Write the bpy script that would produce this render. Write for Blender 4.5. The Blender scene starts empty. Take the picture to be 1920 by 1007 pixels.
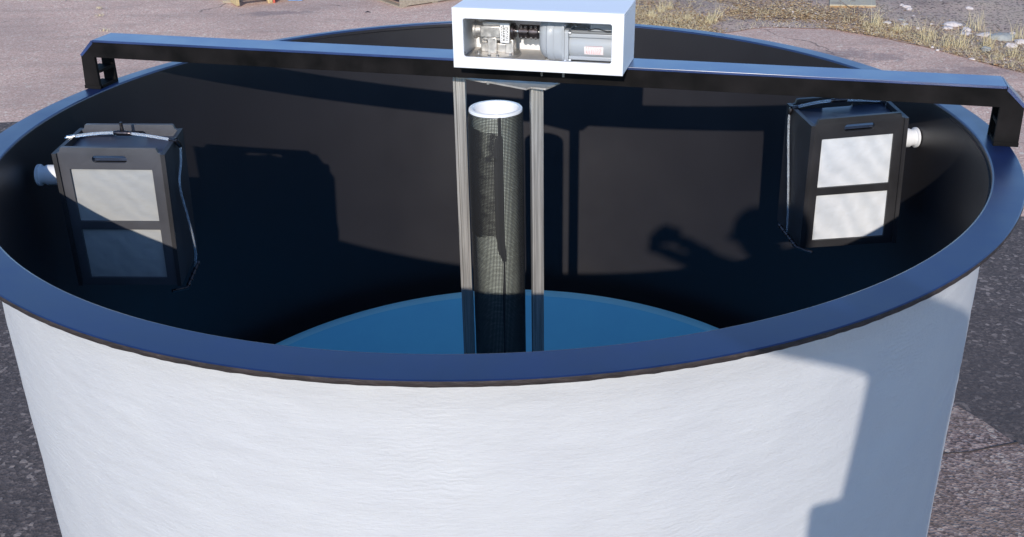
import bpy, bmesh, math, random
from mathutils import Vector, Matrix, noise
random.seed(7)
C = bpy.context.scene.collection
U = 1.4                      # metres per tank radius; shapes below are laid out in tank radii
GZ = -1.43                   # ground level (tank radii); the rim is z = 0

# ------------------------------------------------------------------ camera, sky, sun, exposure
cd = bpy.data.cameras.new('camera'); cam = bpy.data.objects.new('viewpoint', cd); C.objects.link(cam)
cd.sensor_width = 36; cd.lens = 1959.5/1920*36; cd.clip_start = .02; cd.clip_end = 500
r = Vector((0.9994986, -0.0275123, -0.0156689)); u = Vector((0.0259727, 0.4294498, 0.9027172)); w = Vector((0.0181068, 0.9026716, -0.4299490))
M = Matrix((r, u, -w)).transposed().to_4x4(); M.translation = Vector((0, -2.18556, .68675))*U
cam.matrix_world = M
bpy.context.scene.camera = cam

SUN = Vector((math.cos(math.radians(79.8)), math.sin(math.radians(79.8)), -.42)).normalized()   # travel direction of the light
EL = math.asin(-SUN.z); AZ = math.atan2(-SUN.x, -SUN.y)
world = bpy.data.worlds.new('World'); bpy.context.scene.world = world; world.use_nodes = True
wn = world.node_tree; bg = wn.nodes['Background']
sky = wn.nodes.new('ShaderNodeTexSky'); sky.sky_type = 'NISHITA'; sky.sun_disc = False
sky.sun_elevation = EL; sky.sun_rotation = AZ; sky.ozone_density = 4.0; sky.air_density = 1.0; sky.dust_density = .3; sky.altitude = 1800
wn.links.new(sky.outputs[0], bg.inputs[0]); bg.inputs[1].default_value = .15
sd = bpy.data.lights.new('sun', 'SUN'); sd.energy = 2.42; sd.angle = math.radians(.53); sd.color = (1, .93, .84)
so = bpy.data.objects.new('sun', sd); C.objects.link(so); so.rotation_euler = SUN.to_track_quat('-Z', 'Y').to_euler(); so.location = (-2, -10, 8)
vs = bpy.context.scene.view_settings
vs.view_transform = 'Standard'; vs.look = 'None'; vs.gamma = 1; vs.exposure = 0.66; vs.use_curve_mapping = False

# ------------------------------------------------------------------ materials
def mat(name, col, rough=.5, metal=0, spec=.5, coat=0):
    m = bpy.data.materials.new(name); m.use_nodes = True
    b = m.node_tree.nodes['Principled BSDF']
    b.inputs['Base Color'].default_value = (*col, 1); b.inputs['Roughness'].default_value = rough
    b.inputs['Metallic'].default_value = metal; b.inputs['Specular IOR Level'].default_value = spec
    b.inputs['Coat Weight'].default_value = coat
    return m
class N:
    def __init__(s, m): s.t = m.node_tree; s.b = s.t.nodes['Principled BSDF']
    def n(s, k, **kw):
        o = s.t.nodes.new('ShaderNode'+k)
        for a, v in kw.items(): setattr(o, a, v)
        return o
    def l(s, a, b): s.t.links.new(a, b)
    def coord(s, scale=(1, 1, 1)):
        t = s.n('TexCoord'); mp = s.n('Mapping'); mp.inputs['Scale'].default_value = scale; s.l(t.outputs['Object'], mp.inputs['Vector']); return mp.outputs[0]
    def noise(s, v, sc, det=4, rough=.55):
        o = s.n('TexNoise'); o.inputs['Scale'].default_value = sc; o.inputs['Detail'].default_value = det; o.inputs['Roughness'].default_value = rough; s.l(v, o.inputs['Vector']); return o.outputs['Fac']
    def vor(s, v, sc, out='Distance', feat='F1'):
        o = s.n('TexVoronoi', feature=feat); o.inputs['Scale'].default_value = sc; s.l(v, o.inputs['Vector']); return o.outputs[out]
    def ramp(s, f, stops, interp='LINEAR'):
        o = s.n('ValToRGB'); e = o.color_ramp.elements; o.color_ramp.interpolation = interp
        for i, (p, c) in enumerate(stops):
            x = e[i] if i < 2 else e.new(p)
            x.position = p; x.color = (*c, 1) if len(c) == 3 else c
        s.l(f, o.inputs[0]); return o.outputs[0]
    def mix(s, f, a, b, mode='MIX'):
        o = s.n('Mix', data_type='RGBA', blend_type=mode)
        if isinstance(f, (int, float)): o.inputs[0].default_value = f
        else: s.l(f, o.inputs[0])
        for i, x in ((6, a), (7, b)):
            if isinstance(x, tuple): o.inputs[i].default_value = (*x, 1)
            else: s.l(x, o.inputs[i])
        return o.outputs[2]
    def math(s, op, a, b=0):
        o = s.n('Math', operation=op)
        for i, x in ((0, a), (1, b)):
            if isinstance(x, (int, float)): o.inputs[i].default_value = x
            else: s.l(x, o.inputs[i])
        return o.outputs[0]
    def bump(s, h, st, dist=.01, prev=None):
        o = s.n('Bump'); o.inputs['Strength'].default_value = st; o.inputs['Distance'].default_value = dist; s.l(h, o.inputs['Height'])
        if prev: s.l(prev, o.inputs['Normal'])
        s.l(o.outputs[0], s.b.inputs['Normal']); return o.outputs[0]
    def base(s, c): s.l(c, s.b.inputs['Base Color'])
    def rough(s, c): s.l(c, s.b.inputs['Roughness'])
g3 = lambda v: (v, v, v)

def plastic(name, col, rough, var=.25, bs=.08, sc=14, spec=.5):
    m = mat(name, col, rough, spec=spec); k = N(m); v = k.coord()
    n1 = k.noise(v, sc, 6); n2 = k.noise(v, 420, 2)
    lo = tuple(c*(1-var) for c in col); hi = tuple(min(1, c*(1+var)) for c in col)
    k.base(k.ramp(n1, [(.3, lo), (.7, hi)]))
    k.rough(k.ramp(n1, [(.3, g3(max(.03, rough-.05))), (.75, g3(rough+.08))]))
    k.bump(n2, bs, .001)
    return m
HD = plastic('black_plastic', (.0225, .021, .0235), .40, .04, .06, 3)
HDB = plastic('black_plastic_dusty', (.024, .023, .025), .5, .3, .1, 6)
HDG = plastic('greyed_plastic', (.062, .062, .07), .5, .2, .1, 6)
LIDM = plastic('lid_plastic_sky_tint', (.022, .032, .06), .4, .3, .08, 7, spec=.8)  # black lid; reflected sky is put into the bluish base colour
RIM = plastic('rim_plastic_sky_tint', (.002, .015, .075), .38, .2, .06, 9, spec=.7)  # black plastic with the blue sky reflection painted into its base colour
def coat(m, w_, r_):
    b = m.node_tree.nodes['Principled BSDF']; b.inputs['Coat Weight'].default_value = w_; b.inputs['Coat Roughness'].default_value = r_; b.inputs['Coat IOR'].default_value = 1.6
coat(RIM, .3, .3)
BEAMF = plastic('beam_face_plastic', (.0065, .0055, .0055), .7, .95, .12, 9, spec=.12)
BEAMTOP = plastic('beam_plastic_sky_tint', (.012, .035, .13), .36, .3, .08, 7, spec=.9); coat(BEAMTOP, .45, .25)  # top of the black beam, sky sheen painted in as blue
EDGE = mat('cut_edge', (.03, .022, .022), .7); k = N(EDGE); v = k.coord((1, 1, 4))
k.base(k.ramp(k.noise(v, 30, 8, .7), [(.35, (.015, .011, .012)), (.6, (.04, .028, .026)), (.7, (.07, .05, .045)), (.76, (.5, .48, .46))])); k.bump(k.noise(v, 70, 4), .6, .004)
# white sprayed coat on the tank
WALL = mat('white_coating', (.62, .62, .64), .55); k = N(WALL); v = k.coord()
vz = k.coord((1, 1, 9)); vt = k.coord((1.2, 1.2, 30))
n = k.noise(v, 1.6, 5); f = k.noise(v, 5, 6, .6)
col = k.mix(f, (.475, .475, .495), (.575, .57, .565)); col = k.mix(k.math('MULTIPLY', n, .45), col, (.53, .53, .54))
sp = k.ramp(k.vor(k.coord((1, 1, .8)), 9), [(0.012, g3(1)), (.022, g3(0))]); spn = k.ramp(k.noise(v, 3, 2), [(.62, g3(0)), (.66, g3(1))])
col = k.mix(k.math('MULTIPLY', sp, spn), col, (.25, .25, .28))
k.base(col)
b1 = k.bump(k.noise(vt, 13, 5, .65), .14, .008)
b1 = k.bump(k.noise(k.coord((1, 1, 3)), 7, 6, .6), .22, .02, b1)
b2 = k.bump(k.noise(v, 110, 4, .65), .22, .004, b1)
wv = k.n('TexWave', wave_type='BANDS', bands_direction='Z'); wv.inputs['Scale'].default_value = 26; wv.inputs['Distortion'].default_value = 14; wv.inputs['Detail'].default_value = 5; wv.inputs['Detail Scale'].default_value = .8; k.l(v, wv.inputs['Vector'])
k.bump(k.math('MULTIPLY', wv.outputs['Fac'], k.ramp(k.noise(v, 2.3, 2), [(.5, g3(0)), (.7, g3(1))])), .15, .004, b2)
BLUE = plastic('blue_plastic', (.22, .78, 1.0), .42, .04, .04, 5)
WHITE = mat('white_enclosure', (.86, .86, .86), .45); k = N(WHITE); k.bump(k.noise(k.coord(), 300, 2), .08, .001)
PVC = mat('white_pvc', (.8, .81, .83), .35)
def metal(name, col, rough, st=(1, 1, 1), sc=30, var=.35, bs=.15, met=1.0):
    m = mat(name, col, rough, met); k = N(m); n = k.noise(k.coord(st), sc, 6, .6)
    k.base(k.ramp(n, [(.3, tuple(c*(1-var) for c in col)), (.7, tuple(min(1, c*(1+var*.5)) for c in col))]))
    k.rough(k.ramp(n, [(.3, g3(rough-.08)), (.7, g3(rough+.12))])); k.bump(n, bs, .001); return m
CHAN = metal('aluminium_channel', (.45, .43, .40), .5, (40, 40, .6), 6, .45, .25, .6)
PLATE = metal('steel_plate', (.62, .58, .54), .45, (1, 1, 1), 25, .25, .15, .5)
CAST = metal('cast_alloy', (.62, .59, .55), .42, (1, 1, 1), 60, .25, .3, .85)
STEEL = metal('blackened_steel', (.12, .10, .10), .3, (1, 1, 1), 50)
BRIGHT = metal('bright_steel', (.75, .74, .72), .25, (1, 1, 1), 40, .15)
GREY = mat('grey_enamel', (.40, .42, .44), .4, 0, .5, .3); k = N(GREY); k.bump(k.noise(k.coord(), 120, 4), .15, .001)
# filter cloth
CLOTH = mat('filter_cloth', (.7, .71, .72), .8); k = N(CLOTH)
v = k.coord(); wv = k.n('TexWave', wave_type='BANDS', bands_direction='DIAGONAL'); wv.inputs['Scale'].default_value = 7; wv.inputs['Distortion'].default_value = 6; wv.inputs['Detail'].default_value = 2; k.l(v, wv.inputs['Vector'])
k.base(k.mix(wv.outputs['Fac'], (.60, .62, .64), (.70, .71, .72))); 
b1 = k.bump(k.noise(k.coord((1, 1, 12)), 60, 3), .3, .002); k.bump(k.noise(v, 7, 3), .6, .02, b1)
PIPEW = mat('standpipe_white', (.60, .66, .59), .5)
NET = mat('black_netting', (.018, .018, .018), .6)
CLEAR = mat('clear_tube', (.85, .9, .95), .08, 0, .6); CLEAR.node_tree.nodes['Principled BSDF'].inputs['Transmission Weight'].default_value = .75
LABEL = mat('label_print', (.85, .84, .82), .5); 
INK = mat('ink_black', (.03, .03, .03), .6); INKR = mat('ink_red', (.55, .12, .1), .6)
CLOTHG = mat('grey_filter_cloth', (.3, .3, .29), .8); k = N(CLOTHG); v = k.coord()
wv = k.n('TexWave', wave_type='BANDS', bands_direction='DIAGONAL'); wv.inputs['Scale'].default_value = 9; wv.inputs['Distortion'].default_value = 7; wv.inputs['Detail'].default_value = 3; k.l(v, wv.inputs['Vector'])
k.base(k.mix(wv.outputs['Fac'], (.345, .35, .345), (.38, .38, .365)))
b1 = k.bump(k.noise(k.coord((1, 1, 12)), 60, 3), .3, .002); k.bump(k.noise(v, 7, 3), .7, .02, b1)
# ground
def asphalt(name, cols, big, dark, seed=0., cr=True, bscale=1., stains=()):
    m = mat(name, cols[0], .9, spec=.25); k = N(m); t = k.n('TexCoord'); mp = k.n('Mapping'); mp.inputs['Location'].default_value = (seed, seed*.7, 0); k.l(t.outputs['Object'], mp.inputs['Vector']); v = mp.outputs[0]
    agg = k.vor(v, 75, 'Color'); sep = k.n('SeparateColor'); k.l(agg, sep.inputs[0])
    c = k.ramp(sep.outputs[0], [(0, cols[0]), (.35, cols[1]), (.72, cols[2]), (1, cols[3])])
    agg2 = k.vor(v, 48, 'Color'); s2 = k.n('SeparateColor'); k.l(agg2, s2.inputs[0])
    c = k.mix(k.ramp(s2.outputs[1], [(.9, g3(0)), (.96, g3(.8))]), c, cols[4])
    n = k.noise(v, .55, 8, .62); n2 = k.noise(k.coord((.7, 2.4, 1)), 1.1, 7, .65)
    c = k.mix(k.ramp(n, [(.42, g3(0)), (.68, g3(dark))]), c, big)
    c = k.mix(k.ramp(n2, [(.5, g3(0)), (.7, g3(dark*.8))]), c, tuple(x*.8 for x in big))
    c = k.mix(k.ramp(k.noise(v, 9, 6, .7), [(.38, g3(.2)), (.6, g3(0))]), c, tuple(x*.6 for x in cols[1]))
    if cr:
        vd = k.n('VectorMath', operation='ADD'); nn = k.n('TexNoise'); nn.inputs['Scale'].default_value = 1.3; nn.inputs['Detail'].default_value = 6; k.l(v, nn.inputs['Vector'])
        sc = k.n('VectorMath', operation='SCALE'); sc.inputs['Scale'].default_value = .9; k.l(nn.outputs['Color'], sc.inputs[0]); k.l(v, vd.inputs[0]); k.l(sc.outputs[0], vd.inputs[1])
        e = k.vor(vd.outputs[0], .33, 'Distance', 'DISTANCE_TO_EDGE'); ce = k.ramp(e, [(.001, g3(.75)), (.006, g3(0))])
        br = k.ramp(k.noise(v, .8, 3), [(.5, g3(0)), (.6, g3(1))])
        c = k.mix(k.math('MULTIPLY', ce, br), c, (.05, .042, .04))
    for cx, cy, rx, ry in stains:
        mp2 = k.n('Mapping', vector_type='TEXTURE'); mp2.inputs['Location'].default_value = (cx*U, cy*U, GZ*U); mp2.inputs['Scale'].default_value = (rx*U, ry*U, 1); k.l(t.outputs['Object'], mp2.inputs['Vector'])
        ln = k.n('VectorMath', operation='LENGTH'); k.l(mp2.outputs[0], ln.inputs[0])
        dd = k.math('ADD', ln.outputs['Value'], k.math('MULTIPLY', k.math('SUBTRACT', k.noise(v, 3.4, 10, .75), .5), 4.2))
        c = k.mix(k.ramp(dd, [(.45, g3(.5)), (1.3, g3(0))]), c, (.2, .155, .155))
    k.base(c)
    b1 = k.bump(k.vor(v, 75), .6*bscale, .008); k.bump(k.noise(v, 14, 5, .65), .45*bscale, .02, b1)
    return m
GROUND = asphalt('worn_asphalt', [(.52, .33, .25), (.69, .44, .335), (.81, .54, .415), (.9, .69, .54), (.92, .82, .66)], (.40, .285, .235), .5, bscale=.6, stains=((2.9, 6.1, .55, .3), (3.6, 5.5, .5, .2), (-2.1, 8.25, .4, .15)))
DARK = asphalt('dark_asphalt', [(.075, .062, .058), (.105, .085, .079), (.135, .108, .099), (.2, .158, .14), (.36, .29, .25)], (.085, .071, .07), .7, 3.1, True, .5)
SLAB = asphalt('gravelly_slab', [(.10, .07, .062), (.215, .15, .135), (.33, .235, .21), (.50, .38, .33), (.62, .5, .42)], (.27, .20, .155), .7, 7.7, False)
DIRT = mat('dry_dirt', (.25, .18, .14), .95, spec=.2); k = N(DIRT); v = k.coord()
c = k.ramp(k.noise(v, 1.1, 9, .65), [(.32, (.34, .24, .20)), (.5, (.55, .40, .32)), (.68, (.66, .50, .36))])
s = k.n('SeparateColor'); k.l(k.vor(v, 40, 'Color'), s.inputs[0]); c = k.mix(k.ramp(s.outputs[0], [(.6, g3(0)), (.9, g3(.7))]), c, (.5, .40, .30)); c = k.mix(k.ramp(s.outputs[1], [(.75, g3(0)), (.9, g3(.75))]), c, (.08, .06, .055))
k.base(c); k.bump(k.noise(v, 22, 6, .7), .8, .03)
def var_mat(name, cols, rough=.8, sc=3):
    m = mat(name, cols[0], rough, spec=.3); k = N(m); g = k.n('NewGeometry')
    c = k.ramp(g.outputs['Random Per Island'], [(i/(len(cols)-1), x) for i, x in enumerate(cols)]); k.base(c); return m
LEAF = var_mat('dead_leaves', [(.42, .25, .11), (.58, .42, .22), (.28, .15, .07), (.66, .52, .32), (.36, .27, .2), (.52, .36, .18)])
STRAW = var_mat('dry_straw', [(.62, .50, .26), (.74, .64, .42), (.5, .42, .26), (.7, .58, .33)])
ROCKM = mat('pale_rock', (.6, .55, .52), .85); k = N(ROCKM); n = k.noise(k.coord(), 20, 7, .65); k.base(k.ramp(n, [(.3, (.42, .35, .33)), (.6, (.66, .60, .57)), (.75, (.75, .72, .7))])); k.bump(n, .5, .01)
ROCKG = mat('grey_rock', (.34, .35, .33), .85); k = N(ROCKG); n = k.noise(k.coord(), 16, 7, .65); k.base(k.ramp(n, [(.3, (.27, .28, .27)), (.7, (.42, .42, .39))])); k.bump(n, .4, .01)
def wood(name, a, b):
    m = mat(name, a, .8); k = N(m); n = k.noise(k.coord((1, 14, 14)), 4, 6, .6); k.base(k.ramp(n, [(.3, a), (.7, b)])); k.bump(n, .4, .003); return m
WOOD = wood('fresh_pallet_wood', (.42, .30, .14), (.62, .48, .26)); OLDW = wood('weathered_wood', (.26, .21, .16), (.42, .35, .26))
TAN = plastic('tan_board', (.5, .42, .29), .7, .08); CARD = plastic('cardboard_edge', (.42, .24, .1), .8, .2)
RED = plastic('red_paint', (.5, .09, .05), .5); BLUEP = plastic('blue_sheet', (.12, .35, .7), .5); GREYS = plastic('grey_sheet', (.5, .5, .53), .4)
SKIN = plastic('skin', (.45, .26, .18), .5, .08); JACK = plastic('jacket_cloth', (.05, .07, .12), .85); TROU = plastic('trouser_cloth', (.06, .07, .1), .9); HAIR = plastic('hair', (.05, .03, .02), .7); SHOE = plastic('boot_leather', (.05, .03, .02), .6)
ALU = metal('ladder_alloy', (.55, .55, .55), .4)

# ------------------------------------------------------------------ mesh helpers (coordinates in tank radii)
ID = lambda p: p
class MB:
    def __init__(s): s.v = []; s.f = []; s.m = []; s.mi = 0
    def add(s, vs, fs):
        o = len(s.v); s.v += [Vector(p) for p in vs]; s.f += [tuple(i+o for i in f) for f in fs]; s.m += [s.mi]*len(fs); return s
    def box(s, lo, hi, xf=ID, ch=0):
        x0, y0, z0 = lo; x1, y1, z1 = hi
        if ch:
            bm = bmesh.new(); bmesh.ops.create_cube(bm, size=1)
            for q in bm.verts: q.co = Vector((x0+(q.co.x+.5)*(x1-x0), y0+(q.co.y+.5)*(y1-y0), z0+(q.co.z+.5)*(z1-z0)))
            bmesh.ops.bevel(bm, geom=bm.edges[:], offset=ch, segments=2, profile=.5, affect='EDGES')
            bm.verts.index_update(); vs = [xf(q.co.copy()) for q in bm.verts]; fs = [tuple(q.index for q in f.verts) for f in bm.faces]; bm.free(); return s.add(vs, fs)
        vs = [xf(Vector(p)) for p in ((x0,y0,z0),(x1,y0,z0),(x1,y1,z0),(x0,y1,z0),(x0,y0,z1),(x1,y0,z1),(x1,y1,z1),(x0,y1,z1))]
        return s.add(vs, [(0,3,2,1),(4,5,6,7),(0,1,5,4),(1,2,6,5),(2,3,7,6),(3,0,4,7)])
    def lathe(s, prof, c=(0,0,0), ax='z', n=32, xf=ID, closed=False, cap=True):
        vs = []; fs = []; P = len(prof)
        for i in range(n):
            a = 2*math.pi*i/n; ca, sa = math.cos(a), math.sin(a)
            for (r_, h) in prof:
                p = {'z': (r_*ca, r_*sa, h), 'x': (h, r_*ca, r_*sa), 'y': (r_*sa, h, r_*ca)}[ax]
                vs.append(xf(Vector(p)+Vector(c)))
        for i in range(n):
            j = (i+1) % n
            for q in range(P-1 if not closed else P):
                t = (q+1) % P; fs.append((i*P+q, j*P+q, j*P+t, i*P+t))
        if cap and not closed:
            fs.append(tuple(i*P for i in range(n))[::-1]); fs.append(tuple(i*P+P-1 for i in range(n)))
        return s.add(vs, fs)
    def cyl(s, c, rad, h0, h1, ax='z', n=24, xf=ID, ch=.0):
        if ch: pr = [(rad-ch, h0), (rad, h0+ch), (rad, h1-ch), (rad-ch, h1)]
        else: pr = [(rad, h0), (rad, h1)]
        return s.lathe(pr, c, ax, n, xf)
    def tube(s, pts, rad, n=8, xf=ID, closed=False):
        pts = [Vector(p) for p in pts]; vs = []; fs = []; L = len(pts); up = None
        for i, p in enumerate(pts):
            t = (pts[min(i+1, L-1)]-pts[max(i-1, 0)]).normalized()
            if up is None: up = t.orthogonal().normalized()
            up = (up-t*up.dot(t)).normalized(); sd_ = t.cross(up); rr = rad[i] if isinstance(rad, (list, tuple)) else rad
            for j in range(n):
                a = 2*math.pi*j/n; vs.append(xf(p+(up*math.cos(a)+sd_*math.sin(a))*rr))
        for i in range(L-1):
            for j in range(n): fs.append((i*n+j, i*n+(j+1) % n, (i+1)*n+(j+1) % n, (i+1)*n+j))
        fs.append(tuple(range(n))[::-1]); fs.append(tuple(range((L-1)*n, L*n)))
        return s.add(vs, fs)
    def sheet(s, loops, t0, t1, xf=ID, bev=0):
        """outline and holes in local (x, z), thickness along local y from t0 to t1"""
        c = bpy.data.curves.new('tmp', 'CURVE'); c.dimensions = '2D'; c.fill_mode = 'BOTH'; c.extrude = max((t1-t0)/2-bev, 1e-5); c.bevel_depth = bev; c.bevel_resolution = 1; c.offset = -bev
        for lp in loops:
            sp = c.splines.new('POLY'); sp.points.add(len(lp)-1); sp.use_cyclic_u = True
            for i, (x, z) in enumerate(lp): sp.points[i].co = (x, z, 0, 1)
        o = bpy.data.objects.new('tmp', c); C.objects.link(o)
        me = bpy.data.meshes.new_from_object(o.evaluated_get(bpy.context.evaluated_depsgraph_get()))
        mid = (t0+t1)/2
        vs = [xf(Vector((q.co.x, mid-q.co.z, q.co.y))) for q in me.vertices]; fs = [tuple(p.vertices) for p in me.polygons]
        bpy.data.objects.remove(o); bpy.data.curves.remove(c); bpy.data.meshes.remove(me)
        return s.add(vs, fs)
    def build(s, name, m, parent=None, loc=None, smooth=20):
        base = Vector(parent['_w']) if parent is not None and '_w' in parent else Vector((0, 0, 0))
        l = Vector(loc) if loc is not None else (base if parent is not None else Vector((0, 0, 0)))
        me = bpy.data.meshes.new(name); me.from_pydata([(p-l)*U for p in s.v], [], s.f)
        ms = m if isinstance(m, (list, tuple)) else [m]
        for q in ms: me.materials.append(q)
        me.polygons.foreach_set('material_index', s.m)
        bm = bmesh.new(); bm.from_mesh(me); bmesh.ops.remove_doubles(bm, verts=bm.verts, dist=2e-5); bmesh.ops.recalc_face_normals(bm, faces=bm.faces); bm.to_mesh(me); bm.free()
        if smooth:
            me.shade_smooth(); me.set_sharp_from_angle(angle=math.radians(smooth))
        o = bpy.data.objects.new(name, me); C.objects.link(o)
        o.location = (l-base)*U if parent is not None else l*U
        o['_w'] = tuple(l)
        if parent is not None: o.parent = parent
        return o
def thing(name, loc, label, cat, group=None):
    o = bpy.data.objects.new(name, None); C.objects.link(o); o.location = Vector(loc)*U; o['_w'] = tuple(loc); o.empty_display_size = .1
    return tag(o, label, cat, group)
def tag(o, label=None, cat=None, group=None, kind=None):
    if label: o['label'] = label
    if cat: o['category'] = cat
    if group: o['group'] = group
    if kind: o['kind'] = kind
    return o
def rrect(x0, z0, x1, z1, r_, n=5):
    out = []
    for cx, cz, a0 in ((x1-r_, z0+r_, -90), (x1-r_, z1-r_, 0), (x0+r_, z1-r_, 90), (x0+r_, z0+r_, 180)):
        for i in range(n+1):
            a = math.radians(a0+90*i/n); out.append((cx+r_*math.cos(a), cz+r_*math.sin(a)))
    return out

# ------------------------------------------------------------------ ground
def gpoly(name, pts, z, m, jit=.0, step=.12):
    out = []
    for i, a in enumerate(pts):
        b = pts[(i+1) % len(pts)]; a2 = Vector(a); b2 = Vector(b); d = b2-a2; k_ = max(1, int(d.length/step))
        if d.length > 9: k_ = 1
        nn = Vector((-d.y, d.x)).normalized() if d.length else Vector((0, 0))
        for j in range(k_):
            p = a2+d*(j/k_); q = noise.noise(Vector((p.x*2.1, p.y*2.1, 3)))*jit+noise.noise(Vector((p.x*9, p.y*9, 5)))*jit*.4
            out.append(p+nn*q)
    mb = MB(); mb.add([(p.x, p.y, z) for p in out], [tuple(range(len(out)))])
    return tag(mb.build(name, m, smooth=0), kind='structure')
mb = MB(); L = 60; mb.add([(-L, -L, GZ), (L, -L, GZ), (L, L, GZ), (-L, L, GZ)], [(0, 1, 2, 3)]); tag(mb.build('ground', GROUND, smooth=0), kind='structure')
gpoly('pavement', [(-14, -9), (12, -9), (12, -1.6), (2.69, 2.72), (1.0, 3.4), (-1.5, 4.9), (-3.25, 4.80), (-14, 3.2)], GZ+.003, DARK, .06)
gpoly('path', [(1.2, 1.7), (1.66, 1.02), (1.72, .90), (1.785, .745), (3.2, .9), (4.5, -3), (.9, -3)], GZ+.006, SLAB, .012, .05)
mb = MB(); mb.tube([(1.45, .69, GZ+.006), (1.52, .70, GZ+.007), (1.6, .705, GZ+.007), (1.7, .73, GZ+.007), (1.785, .75, GZ+.007)], [.0015, .002, .002, .003, .004], 6)
tag(mb.build('pavement_joint', mat('joint_dirt', (.05, .035, .03), .95)), kind='structure')
# dirt bank at the back right
NX, NY = 110, 90; mb = MB(); vs_ = []; fs_ = []
edge = [(0.2, 7.75), (1.0, 7.45), (1.34, 7.2), (1.79, 6.85), (2.1, 7.0), (2.5, 7.15), (3.0, 7.05), (3.2, 6.86), (3.45, 6.6), (3.66, 6.25), (3.85, 5.8), (4.05, 5.42), (4.6, 4.7), (5.5, 3.9), (7, 3.0), (12, 1)]
def edge_y(x):
    for a, b in zip(edge, edge[1:]):
        if a[0] <= x <= b[0]: return a[1]+(b[1]-a[1])*(x-a[0])/(b[0]-a[0])
    return edge[0][1] if x < edge[0][0] else edge[-1][1]
for i in range(NX+1):
    x = .2+(i/NX)**1.35*11.8
    for j in range(NY+1):
        t = j/NY; y = edge_y(x)+noise.noise(Vector((x*3, 1, 7)))*.06+t**1.5*(16-edge_y(x))
        h = .002+.03*min(1, t*8)*(.4+noise.noise(Vector((x*1.7, y*1.7, 0))))+.012*noise.noise(Vector((x*7, y*7, 2)))*min(1, t*10)
        vs_.append((x, y, GZ+max(h, -.002)+.0035)); 
for i in range(NX):
    for j in range(NY): a = i*(NY+1)+j; fs_.append((a, a+NY+1, a+NY+2, a+1))
mb.add(vs_, fs_); tag(mb.build('dirt_bank', DIRT, smooth=60), kind='structure')
def gh(x, y): return GZ+.006+ (.012 if y > edge_y(x)+.3 else 0)
# leaf litter
mb = MB()
def leaf(mb, x, y, sz):
    z = gh(x, y)+random.random()*.014; a = random.random()*6.28; c_, s_ = math.cos(a), math.sin(a); ti = random.uniform(-.7, .7); tj = random.uniform(-.7, .7); l_ = sz*random.uniform(.7, 1.5); w_ = sz*random.uniform(.3, .8)
    P = [(-l_, 0, 0), (0, -w_, .25*w_), (l_, 0, 0), (0, w_, .3*w_)]
    mb.add([(x+p[0]*c_-p[1]*s_, y+p[0]*s_+p[1]*c_, z+p[2]+p[0]*ti*.5+p[1]*tj*.5) for p in P], [(0, 1, 2, 3)])
cnt = 0
while cnt < 24000:
    x = random.uniform(.6, 5.2); y = edge_y(x)+abs(random.gauss(0, .75))-.03
    if y > 9.6: continue
    dens = .5+.9*noise.noise(Vector((x*1.4, y*1.4, 11)))
    if x < 2.0: dens += .55
    if 2.2 < x < 3.2 and y > 7.55: dens += .6
    if 2.1 < x < 3.3 and y < 7.3: dens -= .45
    if x > 3.3: dens -= .02
    if random.random() > dens: continue
    leaf(mb, x, y, random.uniform(.007, .017)); cnt += 1
tag(mb.build('leaf_litter', LEAF, smooth=0), kind='stuff', label='tan and orange dead leaves over the dirt bank', cat='leaves')
# dry grass
def blade(mb, x, y, h, lean, wd=.0035):
    a = random.random()*6.28; dx, dy = math.cos(a), math.sin(a); b_ = random.random()*3.14; wx, wy = math.cos(b_)*wd, math.sin(b_)*wd; z = gh(x, y)-.004; vs = []
    K = 4
    for i in range(K+1):
        t = i/K; o = lean*h*t*t; s_ = 1-t*.85; zz = z+h*(t-lean*.25*t*t)
        vs += [(x+dx*o-wx*s_, y+dy*o-wy*s_, zz), (x+dx*o+wx*s_, y+dy*o+wy*s_, zz)]
    mb.add(vs, [(2*i, 2*i+1, 2*i+3, 2*i+2) for i in range(K)])
mb = MB()
for i in range(9000):
    x = random.uniform(.9, 5.2); y = edge_y(x)+abs(random.gauss(0, .6))
    if noise.noise(Vector((x*1.9, y*1.9, 4))) < -.12 and 2 < x < 3.3: continue
    if 2.1 < x < 3.3 and random.random() < .8: continue
    blade(mb, x, y, random.uniform(.02, .085), random.uniform(.3, 1.7), .0017)
tag(mb.build('dry_grass', STRAW, smooth=0), kind='stuff', label='thin short straw coloured dead grass on the dirt bank', cat='grass')
tufts = [(3.45,7.02,.204,26),(3.7,6.45,.21,20),(3.24,7.21,.1,4),(3.57,6.82,.055,60),(4.06,6.14,.2,34),(3.88,6.24,.18,26),(3.78,6.25,.15,24),(4.41,6.38,.2,26),(4.27,6.79,.2,14),(2.05,7.33,.159,20),(1.67,7.83,.127,24),(1.53,7.61,.082,40),(1.76,7.95,.1,24),(2.02,7.27,.091,20),(2.6,7.62,.064,10),(2.15,7.55,.136,12),(4.15,5.87,.12,24),(3.99,5.8,.1,22),(1.86,7.46,.055,40),(4.25,6.9,.16,12),(3.66,6.85,.1,8)]
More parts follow.
